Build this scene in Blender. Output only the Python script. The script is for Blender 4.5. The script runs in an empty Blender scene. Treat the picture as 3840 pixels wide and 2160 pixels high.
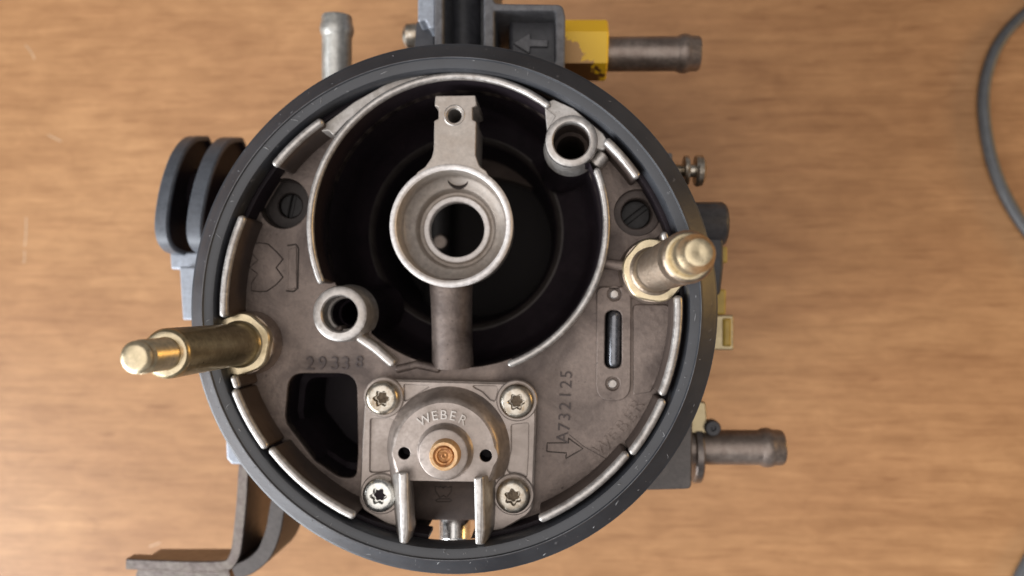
import bpy, bmesh, math, random
from mathutils import Vector, Matrix, Euler

random.seed(4)
R = math.radians
MM = 0.001                                  # every measure below is in millimetres, meshes are scaled to metres
scene = bpy.context.scene
COL = scene.collection

# ------------------------------------------------------------------ camera
CAM = Vector((24.2, 1.2, 269.0))            # phone held about 17 cm over the rim
TILT = Euler((R(1.20), R(3.61), 0.0), 'XYZ')
LENS = 26.0
cam_data = bpy.data.cameras.new("camera")
cam_data.lens = LENS
cam_data.sensor_width = 36.0
cam_data.clip_start = 0.005
cam_data.clip_end = 20.0
cam_data.dof.use_dof = True
cam_data.dof.focus_distance = 0.160
cam_data.dof.aperture_fstop = 10.5
cam = bpy.data.objects.new("camera", cam_data)
cam.location = CAM * MM
cam.rotation_euler = TILT
COL.objects.link(cam)
scene.camera = cam

# ------------------------------------------------------------------ world and lamps
world = bpy.data.worlds.new("World")
scene.world = world
world.use_nodes = True
bg = world.node_tree.nodes["Background"]
bg.inputs[0].default_value = (0.80, 0.78, 0.80, 1)
bg.inputs[1].default_value = 0.22

def area(name, loc, target, size, size_y, power, color):
    d = bpy.data.lights.new(name, 'AREA')
    d.shape = 'RECTANGLE'
    d.size, d.size_y = size, size_y
    d.energy = power
    d.color = color
    o = bpy.data.objects.new(name, d)
    o.location = loc
    v = Vector(target) - Vector(loc)
    o.rotation_euler = v.to_track_quat('-Z', 'Y').to_euler()
    COL.objects.link(o)
    return o

area("window_light", (-0.74, -0.50, 0.38), (0, 0, 0.05), 0.85, 0.58, 18, (0.93, 0.96, 1.0))
area("ceiling_light", (-0.25, -0.10, 1.7), (0, 0, 0.05), 1.9, 1.6, 16, (1.0, 0.94, 0.90))
area("warm_glint_fill", (1.0, 0.16, 0.30), (0, 0, 0.05), 0.30, 0.22, 2.3, (1.0, 0.58, 0.16))  # added warm fill at the right, gives the metal its golden glints

scene.view_settings.view_transform = 'Standard'
scene.view_settings.look = 'None'
scene.view_settings.exposure = 0.0
scene.view_settings.gamma = 1.0
scene.render.engine = 'CYCLES'
scene.cycles.max_bounces = 8

# ------------------------------------------------------------------ helpers
F = LENS / 36.0 * 3840.0
ROT = TILT.to_matrix()

def at(px, py, z):
    """world point (mm) at height z seen at photo position px, py"""
    d = ROT @ Vector((px - 1920.0, -(py - 1080.0), -F))
    t = (z - CAM.z) / d.z
    p = CAM + d * t
    return Vector((p.x, p.y, z))

def ats(pts, z):
    return [at(x, y, z) for x, y in pts]

def mmpx(px, z):
    return px * (CAM.z - z) / F

WORLD = {}

def finish(name, me, mat, parent, smooth=35):
    """link a mesh given in millimetres as one object with its origin in its middle"""
    co = [v.co for v in me.vertices]
    lo = Vector((min(c[i] for c in co) for i in range(3)))
    hi = Vector((max(c[i] for c in co) for i in range(3)))
    mid = (lo + hi) / 2
    for v in me.vertices:
        v.co = (v.co - mid) * MM
    if smooth:
        for p in me.polygons:
            p.use_smooth = True
        me.set_sharp_from_angle(angle=R(smooth))
    me.materials.clear()
    me.materials.append(mat)
    me.name = name
    o = bpy.data.objects.new(name, me)
    COL.objects.link(o)
    place(o, mid, parent)
    return o

def place(o, mid, parent):
    WORLD[o.name] = Vector(mid)
    base = WORLD[parent.name] if parent else Vector((0, 0, 0))
    o.parent = parent
    o.location = (Vector(mid) - base) * MM

def mesh(name, verts, faces, mat, parent, smooth=35):
    me = bpy.data.meshes.new(name)
    me.from_pydata([tuple(v) for v in verts], [], faces)
    bm = bmesh.new(); bm.from_mesh(me)
    bmesh.ops.recalc_face_normals(bm, faces=bm.faces[:])
    bm.to_mesh(me); bm.free()
    return finish(name, me, mat, parent, smooth)

def empty(name, loc=(0, 0, 0)):
    o = bpy.data.objects.new(name, None)
    o.empty_display_size = 0.01
    COL.objects.link(o)
    WORLD[o.name] = Vector(loc)
    o.location = Vector(loc) * MM
    return o

def tag(o, label, cat, group=None):
    o['label'] = label; o['category'] = cat
    if group: o['group'] = group

def clone(o, mid, parent, rotz=0.0):
    c = o.copy()
    COL.objects.link(c)
    place(c, mid, parent)
    c.rotation_euler = (0, 0, rotz)
    for ch in list(o.children):
        k = ch.copy(); COL.objects.link(k); k.parent = c
    return c

class Geo:
    def __init__(s): s.v = []; s.f = []
    def add(s, v, f):
        n = len(s.v); s.v += [Vector(p) for p in v]
        s.f += [tuple(i + n for i in q) for q in f]
    def build(s, name, mat, parent, smooth=35): return mesh(name, s.v, s.f, mat, parent, smooth)

def lathe_geo(prof, M=None, n=64, a0=0.0, a1=None, cap0=False, cap1=False):
    """revolve (radius, z) pairs about z; closed profile not needed"""
    full = a1 is None
    steps = n if full else n + 1
    v = []; f = []
    for r, z in prof:
        for i in range(steps):
            a = (2 * math.pi * i / n) if full else a0 + (a1 - a0) * i / n
            v.append(Vector((r * math.cos(a), r * math.sin(a), z)))
    for k in range(len(prof) - 1):
        for i in range(n if full else n):
            j = (i + 1) % steps
            f.append((k * steps + i, k * steps + j, (k + 1) * steps + j, (k + 1) * steps + i))
    if cap0: f.append(tuple(reversed(range(steps))))
    if cap1: f.append(tuple(range((len(prof) - 1) * steps, len(prof) * steps)))
    if M is not None: v = [M @ p for p in v]
    return v, f

def axis_matrix(p, d):
    """z axis of the lathe goes along d from p"""
    q = Vector(d).normalized().to_track_quat('Z', 'Y')
    return Matrix.Translation(Vector(p)) @ q.to_matrix().to_4x4()

def lathe(name, prof, p, mat, parent, d=(0, 0, 1), n=64, cap0=False, cap1=False, smooth=35):
    v, f = lathe_geo(prof, axis_matrix(p, d), n, cap0=cap0, cap1=cap1)
    return mesh(name, v, f, mat, parent, smooth)

def curve_mesh(outlines, z0, z1, bevel=0.0, res=2):
    """flat plate between z0 and z1 with an outer outline and holes, edges rounded by bevel"""
    cu = bpy.data.curves.new("plate", 'CURVE')
    cu.dimensions = '2D'; cu.fill_mode = 'BOTH'
    for pts in outlines:
        s = cu.splines.new('POLY')
        s.points.add(len(pts) - 1)
        for q, p in zip(s.points, pts): q.co = (p[0], p[1], 0, 1)
        s.use_cyclic_u = True
    cu.extrude = max((z1 - z0) / 2 - bevel, 0.0005)
    if bevel:
        cu.bevel_depth = bevel; cu.bevel_resolution = res; cu.offset = -bevel
    ob = bpy.data.objects.new("plate", cu); COL.objects.link(ob)
    dg = bpy.context.evaluated_depsgraph_get()
    me = bpy.data.meshes.new_from_object(ob.evaluated_get(dg))
    bpy.data.objects.remove(ob); bpy.data.curves.remove(cu)
    for v in me.vertices: v.co.z += (z0 + z1) / 2
    return me

def plate(name, outlines, z0, z1, mat, parent, bevel=0.0, smooth=35):
    return finish(name, curve_mesh(outlines, z0, z1, bevel), mat, parent, smooth)

def circle(c, r, n=48, ph=0.0):
    return [Vector((c[0] + r * math.cos(2 * math.pi * i / n + ph), c[1] + r * math.sin(2 * math.pi * i / n + ph), 0)) for i in range(n)]

def rounded(pts, rad, n=6):
    """polygon with rounded corners; rad a number or one per corner"""
    out = []
    m = len(pts)
    for i in range(m):
        p = Vector((pts[i][0], pts[i][1])); a = Vector((pts[i - 1][0], pts[i - 1][1])); b = Vector((pts[(i + 1) % m][0], pts[(i + 1) % m][1]))
        r = rad[i] if isinstance(rad, (list, tuple)) else rad
        u = (a - p); w = (b - p)
        la, lb = u.length, w.length
        u.normalize(); w.normalize()
        ang = math.acos(max(-1, min(1, u.dot(w))))
        if r <= 0 or ang > 3.05:
            out.append(Vector((p.x, p.y, 0))); continue
        t = min(r / math.tan(ang / 2), la * 0.49, lb * 0.49)
        s, e = p + u * t, p + w * t
        for k in range(n + 1):
            x = k / n
            q = s * (1 - x) ** 2 + p * 2 * x * (1 - x) + e * x ** 2
            out.append(Vector((q.x, q.y, 0)))
    return out

def loft_geo(rings, cap_top=True, cap_bot=False):
    """rings: list of equal-length point loops"""
    n = len(rings[0]); v = []; f = []
    for r in rings: v += [Vector(p) for p in r]
    for k in range(len(rings) - 1):
        for i in range(n):
            j = (i + 1) % n
            f.append((k * n + i, k * n + j, (k + 1) * n + j, (k + 1) * n + i))
    if cap_bot: f.append(tuple(reversed(range(n))))
    if cap_top: f.append(tuple(range((len(rings) - 1) * n, len(rings) * n)))
    return v, f

def lift(pts, z): return [Vector((p[0], p[1], z)) for p in pts]

def shrink(pts, d):
    """move a loop inwards by about d"""
    m = len(pts); out = []
    area2 = sum(pts[i - 1][0] * pts[i][1] - pts[i][0] * pts[i - 1][1] for i in range(m))
    sg = 1 if area2 > 0 else -1
    for i in range(m):
        a, b = pts[i - 1], pts[(i + 1) % m]
        t = Vector((b[0] - a[0], b[1] - a[1]))
        if t.length < 1e-9: out.append(Vector(pts[i])); continue
        t.normalize()
        out.append(Vector((pts[i][0] - t.y * d * sg, pts[i][1] + t.x * d * sg, 0)))
    return out

def sweep_geo(path, prof, end_round=0.0, closed=False):
    """carry a closed profile of (side, up) pairs along a level path; ends rounded over end_round"""
    path = [Vector(p) for p in path]
    n = len(path); secs = []
    def frame(i):
        if closed: t = path[(i + 1) % n] - path[i - 1]
        else: t = path[min(i + 1, n - 1)] - path[max(i - 1, 0)]
        t.z = 0; t.normalize()
        return t, Vector((-t.y, t.x, 0))
    vmin = min(q[1] for q in prof)
    if end_round and not closed:
        t, s = frame(0)
        for k in range(4):
            a = math.pi / 2 * k / 4
            sc = max(math.sin(a), 0.15)
            secs.append((path[0] - t * end_round * math.cos(a), s, sc))
    for i in range(n):
        t, s = frame(i); secs.append((path[i], s, 1.0))
    if end_round and not closed:
        t, s = frame(n - 1)
        for k in range(3, -1, -1):
            a = math.pi / 2 * k / 4
            sc = max(math.sin(a), 0.15)
            secs.append((path[-1] + t * end_round * math.cos(a), s, sc))
    rings = []
    vmax = max(q[1] for q in prof)
    for p, s, sc in secs:
        drop = (1 - sc) * end_round * 0.8
        rings.append([p + s * (u * sc) + Vector((0, 0, w - (drop if w > vmin + 1e-6 else 0))) for u, w in prof])
    if closed:
        v, f = loft_geo(rings + [rings[0]], False, False)
    else:
        v, f = loft_geo(rings, True, True)
    return v, f

def rib_prof(w, h, rad=None):
    rad = rad if rad is not None else w * 0.45
    pr = [(-w / 2, 0), (-w / 2, h - rad)]
    for k in range(1, 6):
        a = math.pi - math.pi / 2 * k / 5
        pr.append((-w / 2 + rad + rad * math.cos(a), h - rad + rad * math.sin(a)))
    for k in range(0, 6):
        a = math.pi / 2 - math.pi / 2 * k / 5
        pr.append((w / 2 - rad + rad * math.cos(a), h - rad + rad * math.sin(a)))
    pr += [(w / 2, 0)]
    return pr

def rib(name, path, w, z0, z1, mat, parent, rad=None, er=0.9):
    path = [Vector((p[0], p[1], z0)) for p in path]
    v, f = sweep_geo(path, rib_prof(w, z1 - z0, rad), er)
    return mesh(name, v, f, mat, parent, 40)

def tube_geo(path, r, n=8, cap=True):
    path = [Vector(p) for p in path]; rings = []
    up = Vector((0, 0, 1))
    for i, p in enumerate(path):
        t = (path[min(i + 1, len(path) - 1)] - path[max(i - 1, 0)]).normalized()
        s = t.cross(up)
        if s.length < 1e-3: s = Vector((1, 0, 0))
        s.normalize(); w = s.cross(t)
        rr = r[i] if isinstance(r, (list, tuple)) else r
        rings.append([p + s * (rr * math.cos(2 * math.pi * k / n)) + w * (rr * math.sin(2 * math.pi * k / n)) for k in range(n)])
    return loft_geo(rings, cap, cap)

def box_geo(x0, x1, y0, y1, z0, z1):
    v = [(x0, y0, z0), (x1, y0, z0), (x1, y1, z0), (x0, y1, z0), (x0, y0, z1), (x1, y0, z1), (x1, y1, z1), (x0, y1, z1)]
    f = [(3, 2, 1, 0), (4, 5, 6, 7), (0, 1, 5, 4), (1, 2, 6, 5), (2, 3, 7, 6), (3, 0, 4, 7)]
    return v, f

def spline(pts, n=8):
    """smooth curve through points (Catmull-Rom)"""
    pts = [Vector(p) for p in pts]; out = []
    for i in range(len(pts) - 1):
        p0, p1, p2, p3 = pts[max(i - 1, 0)], pts[i], pts[i + 1], pts[min(i + 2, len(pts) - 1)]
        for k in range(n):
            t = k / n
            out.append(0.5 * ((2 * p1) + (p2 - p0) * t + (2 * p0 - 5 * p1 + 4 * p2 - p3) * t * t + (3 * p1 - p0 - 3 * p2 + p3) * t ** 3))
    out.append(pts[-1])
    return out

def letters(name, items, z, h, mat, parent, fat=0.0, thick=0.35):
    """items: (character, world xy of its middle, angle of its baseline, height)"""
    g = Geo()
    for ch, p, ang, size in items:
        cu = bpy.data.curves.new("glyph", 'FONT')
        cu.body = ch; cu.size = size * 1.38; cu.extrude = h / 2; cu.offset = fat; cu.resolution_u = 3
        ob = bpy.data.objects.new("glyph", cu); COL.objects.link(ob)
        dg = bpy.context.evaluated_depsgraph_get()
        me = bpy.data.meshes.new_from_object(ob.evaluated_get(dg))
        bpy.data.objects.remove(ob); bpy.data.curves.remove(cu)
        xs = [v.co.x for v in me.vertices]; ys = [v.co.y for v in me.vertices]
        m = Vector(((min(xs) + max(xs)) / 2, (min(ys) + max(ys)) / 2, 0))
        Mx = Matrix.Translation(Vector((p[0], p[1], z))) @ Matrix.Rotation(ang, 4, 'Z')
        g.add([Mx @ (v.co - m) for v in me.vertices], [tuple(q.vertices) for q in me.polygons])
        bpy.data.meshes.remove(me)
    return g.build(name, mat, parent, 30)

# ------------------------------------------------------------------ materials
def nodes_of(name):
    m = bpy.data.materials.new(name); m.use_nodes = True
    nt = m.node_tree
    b = nt.nodes["Principled BSDF"]
    return m, nt, b

def noise(nt, co, scale, detail=4, rough=0.55, dist=0.0):
    n = nt.nodes.new("ShaderNodeTexNoise")
    n.inputs["Scale"].default_value = scale; n.inputs["Detail"].default_value = detail
    n.inputs["Roughness"].default_value = rough; n.inputs["Distortion"].default_value = dist
    nt.links.new(co, n.inputs["Vector"])
    return n

def ramp(nt, src, stops):
    r = nt.nodes.new("ShaderNodeValToRGB")
    e = r.color_ramp.elements
    e[0].position, e[0].color = stops[0][0], (*stops[0][1], 1)
    e[1].position, e[1].color = stops[-1][0], (*stops[-1][1], 1)
    for p, c in stops[1:-1]:
        x = e.new(p); x.color = (*c, 1)
    nt.links.new(src, r.inputs[0])
    return r

def mixc(nt, fac, a, b, mode='MIX'):
    m = nt.nodes.new("ShaderNodeMix"); m.data_type = 'RGBA'; m.blend_type = mode
    for sock, val in ((m.inputs[0], fac), (m.inputs[6], a), (m.inputs[7], b)):
        if hasattr(val, 'links') or hasattr(val, 'is_linked'): nt.links.new(val, sock)
        elif isinstance(val, (int, float)): sock.default_value = val
        else: sock.default_value = (*val, 1)
    return m.outputs[2]

def metal(name, base, rough=0.45, metallic=0.8, stain=None, stain_amt=0.5, stain_scale=120, speck=None, grain=900, bump=0.06, bump_d=0.0003, world_co=True):
    m, nt, b = nodes_of(name)
    tc = nt.nodes.new("ShaderNodeNewGeometry").outputs["Position"] if world_co else nt.nodes.new("ShaderNodeTexCoord").outputs["Object"]
    g = noise(nt, tc, grain, 5, 0.6)
    lo = tuple(c * 0.78 for c in base); hi = tuple(min(1, c * 1.18) for c in base)
    col = ramp(nt, g.outputs[0], [(0.3, lo), (0.7, hi)]).outputs[0]
    if stain:
        s = noise(nt, tc, stain_scale, 6, 0.62, 0.6)
        sr = ramp(nt, s.outputs[0], [(0.42, (0, 0, 0)), (0.66, (stain_amt,) * 3)])
        col = mixc(nt, sr.outputs[0], col, stain)
    if speck:
        s2 = noise(nt, tc, 1100, 3, 0.7)
        sr2 = ramp(nt, s2.outputs[0], [(0.62, (0, 0, 0)), (0.72, (0.75,) * 3)])
        s3 = noise(nt, tc, 170, 3, 0.6)
        sr3 = ramp(nt, s3.outputs[0], [(0.45, (0, 0, 0)), (0.6, (1,) * 3)])
        mm = nt.nodes.new("ShaderNodeMath"); mm.operation = 'MULTIPLY'
        nt.links.new(sr2.outputs[0], mm.inputs[0]); nt.links.new(sr3.outputs[0], mm.inputs[1])
        col = mixc(nt, mm.outputs[0], col, speck)
    nt.links.new(col, b.inputs["Base Color"])
    b.inputs["Metallic"].default_value = metallic
    rr = ramp(nt, g.outputs[0], [(0.25, (max(rough - 0.08, 0.05),) * 3), (0.75, (min(rough + 0.1, 1),) * 3)])
    nt.links.new(rr.outputs[0], b.inputs["Roughness"])
    if bump:
        bp = nt.nodes.new("ShaderNodeBump"); bp.inputs["Strength"].default_value = bump * 5
        bp.inputs["Distance"].default_value = bump_d * 0.4
        nt.links.new(g.outputs[0], bp.inputs["Height"]); nt.links.new(bp.outputs[0], b.inputs["Normal"])
    return m

CAST = metal("cast_zinc_stained", (0.240, 0.190, 0.163), 0.5, 0.45, stain=(0.070, 0.052, 0.046), stain_amt=0.85, stain_scale=62, speck=(0.02, 0.015, 0.012), bump=0.2)
BRIGHT = metal("machined_zinc", (0.55, 0.52, 0.49), 0.42, 0.7, stain=(0.30, 0.25, 0.21), stain_amt=0.6, stain_scale=150, bump=0.07)
LIP = metal("worn_zinc_edge", (0.52, 0.495, 0.47), 0.42, 0.75, stain=(0.27, 0.235, 0.21), stain_amt=0.65, stain_scale=260, bump=0.06)
WEBM = metal("web_zinc", (0.50, 0.47, 0.44), 0.5, 0.5, stain=(0.26, 0.23, 0.20), stain_amt=0.7, stain_scale=190, speck=(0.12, 0.1, 0.09), bump=0.08)
SHADED = metal("shaded_casting_wall", (0.095, 0.070, 0.058), 0.6, 0.2, stain=(0.055, 0.038, 0.032), stain_amt=0.8, stain_scale=110, bump=0.08)  # shade of the inward walls put into a darker casting colour
VENT = metal("pale_zinc", (0.44, 0.39, 0.345), 0.46, 0.4, stain=(0.34, 0.28, 0.23), stain_amt=0.55, stain_scale=170, bump=0.06)
SOOT_SHADE = metal("sooty_shaded_casting", (0.016, 0.0115, 0.0145), 0.5, 0.0, stain=(0.030, 0.021, 0.025), stain_amt=0.5, stain_scale=90, bump=0.05)  # soot deposit, with cavity shade and a violet sheen put into the colour
SOOT_SHADE.node_tree.nodes["Principled BSDF"].inputs["Specular IOR Level"].default_value = 0.18
COVER = metal("cover_zinc", (0.40, 0.345, 0.31), 0.42, 0.6, stain=(0.20, 0.165, 0.14), stain_amt=0.6, stain_scale=110, bump=0.07)
GRIME = metal("grime", (0.045, 0.033, 0.027), 0.7, 0.1, bump=0.0)
STEEL = metal("screw_steel", (0.56, 0.52, 0.45), 0.32, 0.95, stain=(0.25, 0.17, 0.09), stain_amt=0.7, stain_scale=420, bump=0.04)
GOLD = metal("yellow_passivated_steel", (0.68, 0.575, 0.39), 0.33, 0.9, stain=(0.46, 0.38, 0.23), stain_amt=0.55, stain_scale=260, bump=0.05)
OLIVE = metal("dull_passivated_shaft", (0.44, 0.365, 0.225), 0.34, 0.9, stain=(0.29, 0.23, 0.135), stain_amt=0.55, stain_scale=200, bump=0.06)
TUBE = metal("tarnished_tube", (0.27, 0.225, 0.195), 0.42, 0.75, stain=(0.16, 0.12, 0.10), stain_amt=0.7, stain_scale=150, bump=0.05)
TUBEL = metal("grey_tube", (0.44, 0.43, 0.40), 0.42, 0.7, stain=(0.30, 0.29, 0.26), stain_amt=0.6, stain_scale=170, bump=0.05)
STRAP = metal("bracket_steel", (0.17, 0.145, 0.135), 0.34, 0.85, stain=(0.30, 0.28, 0.24), stain_amt=0.35, stain_scale=300, bump=0.05)
PALE = metal("window_lit_casting", (0.36, 0.39, 0.44), 0.5, 0.5, stain=(0.32, 0.34, 0.38), stain_amt=0.5, stain_scale=200, bump=0.06)  # cool window light put into the colour
CHROME = metal("polished_steel", (0.80, 0.79, 0.77), 0.22, 1.0, bump=0.0)
RUSTY = metal("rusty_plug", (0.55, 0.27, 0.10), 0.5, 0.45, stain=(0.22, 0.08, 0.025), stain_amt=0.9, stain_scale=700, bump=0.12)
RUSTPALE = metal("pale_rust", (0.72, 0.48, 0.26), 0.5, 0.4, stain=(0.48, 0.24, 0.09), stain_amt=0.7, stain_scale=900, bump=0.1)
BLACKP = metal("black_plastic", (0.035, 0.036, 0.042), 0.45, 0.0, stain=(0.075, 0.075, 0.085), stain_amt=0.6, stain_scale=220, bump=0.06)
GREYP = metal("dusty_grey_plastic", (0.11, 0.11, 0.118), 0.5, 0.0, stain=(0.21, 0.21, 0.22), stain_amt=0.6, stain_scale=380, bump=0.08)
GLOSSK = metal("glossy_black", (0.17, 0.175, 0.19), 0.28, 0.85, bump=0.0)

def rubber_mat():
    m, nt, b = nodes_of("black_rubber")
    pos = nt.nodes.new("ShaderNodeNewGeometry").outputs["Position"]
    g = noise(nt, pos, 60, 5, 0.6)
    col = ramp(nt, g.outputs[0], [(0.35, (0.024, 0.0255, 0.030)), (0.7, (0.043, 0.046, 0.053))]).outputs[0]
    s = noise(nt, pos, 700, 2, 0.5)
    sr = ramp(nt, s.outputs[0], [(0.70, (0, 0, 0)), (0.76, (0.35,) * 3)])
    col = mixc(nt, sr.outputs[0], col, (0.20, 0.20, 0.21))
    nt.links.new(col, b.inputs["Base Color"])
    rr = ramp(nt, g.outputs[0], [(0.3, (0.34,) * 3), (0.7, (0.46,) * 3)])
    nt.links.new(rr.outputs[0], b.inputs["Roughness"])
    b.inputs["Specular IOR Level"].default_value = 0.6
    bp = nt.nodes.new("ShaderNodeBump"); bp.inputs["Strength"].default_value = 0.15; bp.inputs["Distance"].default_value = 0.0002
    nt.links.new(s.outputs[0], bp.inputs["Height"]); nt.links.new(bp.outputs[0], b.inputs["Normal"])
    return m
RUBBER = rubber_mat()

def paint_mat():
    """yellow paint worn through to brown metal"""
    m, nt, b = nodes_of("worn_yellow_paint")
    pos = nt.nodes.new("ShaderNodeNewGeometry").outputs["Position"]
    g = noise(nt, pos, 130, 5, 0.6, 0.5)
    sep = nt.nodes.new("ShaderNodeSeparateXYZ"); nt.links.new(nt.nodes.new("ShaderNodeTexCoord").outputs["Object"], sep.inputs[0])
    ad = nt.nodes.new("ShaderNodeMath"); ad.operation = 'MULTIPLY_ADD'
    nt.links.new(sep.outputs[1], ad.inputs[0]); ad.inputs[1].default_value = 45.0; nt.links.new(g.outputs[0], ad.inputs[2])
    ad2 = nt.nodes.new("ShaderNodeMath"); ad2.operation = 'MULTIPLY_ADD'
    nt.links.new(sep.outputs[0], ad2.inputs[0]); ad2.inputs[1].default_value = 34.0; nt.links.new(ad.outputs[0], ad2.inputs[2])
    f = ramp(nt, ad2.outputs[0], [(0.27, (0, 0, 0)), (0.30, (1, 1, 1))])
    col = mixc(nt, f.outputs[0], (0.27, 0.16, 0.07), (0.95, 0.60, 0.02))
    nt.links.new(col, b.inputs["Base Color"])
    inv = nt.nodes.new("ShaderNodeMath"); inv.operation = 'SUBTRACT'; inv.inputs[0].default_value = 1.0
    nt.links.new(f.outputs[0], inv.inputs[1])
    sc = nt.nodes.new("ShaderNodeMath"); sc.operation = 'MULTIPLY'; sc.inputs[1].default_value = 0.8
    nt.links.new(inv.outputs[0], sc.inputs[0]); nt.links.new(sc.outputs[0], b.inputs["Metallic"])
    b.inputs["Roughness"].default_value = 0.42
    return m
PAINT = paint_mat()

def plain(name, col, rough, metallic=0.0):
    m, nt, b = nodes_of(name)
    g = noise(nt, nt.nodes.new("ShaderNodeNewGeometry").outputs["Position"], 300, 4)
    c = ramp(nt, g.outputs[0], [(0.3, tuple(x * 0.8 for x in col)), (0.7, tuple(min(1, x * 1.15) for x in col))])
    nt.links.new(c.outputs[0], b.inputs["Base Color"])
    b.inputs["Roughness"].default_value = rough; b.inputs["Metallic"].default_value = metallic
    return m
YELLOW = plain("yellow_plastic", (0.50, 0.34, 0.06), 0.4)
SLEEVE = plain("grey_cable_sleeve", (0.085, 0.088, 0.092), 0.45)
BLUISH = plain("pale_blue_dust", (0.30, 0.38, 0.46), 0.6)

def wood_mat():
    m, nt, b = nodes_of("honey_wood_laminate")
    tc = nt.nodes.new("ShaderNodeTexCoord").outputs["Object"]
    def mapped(sx, sy, ang):
        mp = nt.nodes.new("ShaderNodeMapping")
        mp.inputs["Rotation"].default_value = (0, 0, R(ang)); mp.inputs["Scale"].default_value = (sx, sy, 1)
        nt.links.new(tc, mp.inputs[0]); return mp.outputs[0]
    big = noise(nt, mapped(7, 26, 9), 1.0, 6, 0.6, 1.0)
    fine = noise(nt, mapped(30, 300, 10), 1.0, 5, 0.62, 0.5)
    pore = noise(nt, mapped(42, 760, 10), 1.0, 3, 0.6, 0.3)
    blot = noise(nt, mapped(90, 170, 9), 1.0, 4, 0.6, 0.6)
    dash = noise(nt, mapped(45, 300, 12), 1.0, 2, 0.5, 0.2)
    col = ramp(nt, big.outputs[0], [(0.25, (0.395, 0.201, 0.089)), (0.5, (0.452, 0.241, 0.108)), (0.76, (0.505, 0.279, 0.128))]).outputs[0]
    f1 = ramp(nt, fine.outputs[0], [(0.32, (0.86, 0.83, 0.80)), (0.68, (1.07, 1.07, 1.07))]).outputs[0]
    col = mixc(nt, 1.0, col, f1, 'MULTIPLY')
    f2 = ramp(nt, pore.outputs[0], [(0.30, (0.72, 0.66, 0.61)), (0.46, (1, 1, 1))]).outputs[0]
    col = mixc(nt, 0.6, col, f2, 'MULTIPLY')
    f3 = ramp(nt, blot.outputs[0], [(0.3, (0.90, 0.88, 0.86)), (0.7, (1.09, 1.10, 1.11))]).outputs[0]
    col = mixc(nt, 1.0, col, f3, 'MULTIPLY')
    lite = noise(nt, mapped(24, 60, 9), 1.0, 4, 0.6, 0.8)
    f5 = ramp(nt, lite.outputs[0], [(0.3, (0.92, 0.90, 0.88)), (0.7, (1.08, 1.09, 1.10))]).outputs[0]
    col = mixc(nt, 1.0, col, f5, 'MULTIPLY')
    f4 = ramp(nt, dash.outputs[0], [(0.24, (0.70, 0.63, 0.58)), (0.33, (1, 1, 1))]).outputs[0]
    col = mixc(nt, 0.7, col, f4, 'MULTIPLY')
    nt.links.new(col, b.inputs["Base Color"])
    b.inputs["Roughness"].default_value = 0.42
    b.inputs["Specular IOR Level"].default_value = 0.4
    bp = nt.nodes.new("ShaderNodeBump"); bp.inputs["Strength"].default_value = 0.12; bp.inputs["Distance"].default_value = 0.0003
    nt.links.new(pore.outputs[0], bp.inputs["Height"]); nt.links.new(bp.outputs[0], b.inputs["Normal"])
    return m
WOOD = wood_mat()

# ------------------------------------------------------------------ the table under everything
v = rounded([(-520, -360), (560, -360), (560, 380), (-520, 380)], 14)
table = plate("table", [v], -22, 0, WOOD, None, bevel=1.5)
tag(table, "honey brown wood grain table top under the metal throttle body", "table")

SCRATCH = plain("pale_scratch", (0.58, 0.40, 0.25), 0.35)
for pts in ([(95, 168), (118, 196), (130, 222)], [(98, 815), (97, 880), (92, 925)], [(92, 940), (92, 978), (84, 985)], [(180, 505), (230, 530)], [(560, 2050), (600, 2035)]):
    q = [at(x, y, 0.03) for x, y in pts]
    v, f = tube_geo(spline(q, 3), [0.25] * (len(q) * 3 - 2), 6)
    mesh("surface_scratch", [Vector((p.x, p.y, p.z * 0.15 + 0.03)) for p in v], f, SCRATCH, table, 60)
# ------------------------------------------------------------------ cable
pts = [at(x, y, 2.0) for x, y in [(4060, -110), (3930, -10), (3808, 85), (3732, 190), (3692, 330), (3696, 480), (3732, 640), (3796, 780), (3884, 905),
                                  (4060, 1120), (4200, 1400), (4150, 1720), (3960, 1950), (3862, 2095), (3800, 2230), (3760, 2420)]]
v, f = tube_geo(spline(pts, 8), 1.95, 12)
cable = mesh("cable", v, f, SLEEVE, None, 60)
tag(cable, "thin grey cable curving over the table at the right edge", "cable")

# ------------------------------------------------------------------ throttle body
body = empty("throttle_body", (0, 0, 0))
tag(body, "round carburettor throttle body with black rubber rim and two long studs", "throttle body")

ZF, ZL = 89.0, 100.0        # casting floor, top of the lips
RC = Vector((-1.6, 0.4, 0)) # axis of the round top

# black rubber ring round the top
prof = [(55.3, 93.6), (55.0, 95.0), (54.95, 97.4), (55.1, 98.8), (55.5, 99.5), (56.2, 99.75), (57.55, 99.85), (57.75, 100.2), (57.95, 100.2), (58.1, 99.75),
        (58.7, 99.2), (60.3, 98.3), (61.5, 97.1), (61.85, 96.9), (62.15, 96.75), (62.15, 96.4), (61.9, 95.8), (61.4, 92.9), (55.8, 92.9), (55.3, 93.6)]
ring = lathe("rubber_gasket", prof, RC, RUBBER, body, n=192, smooth=28)
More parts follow.
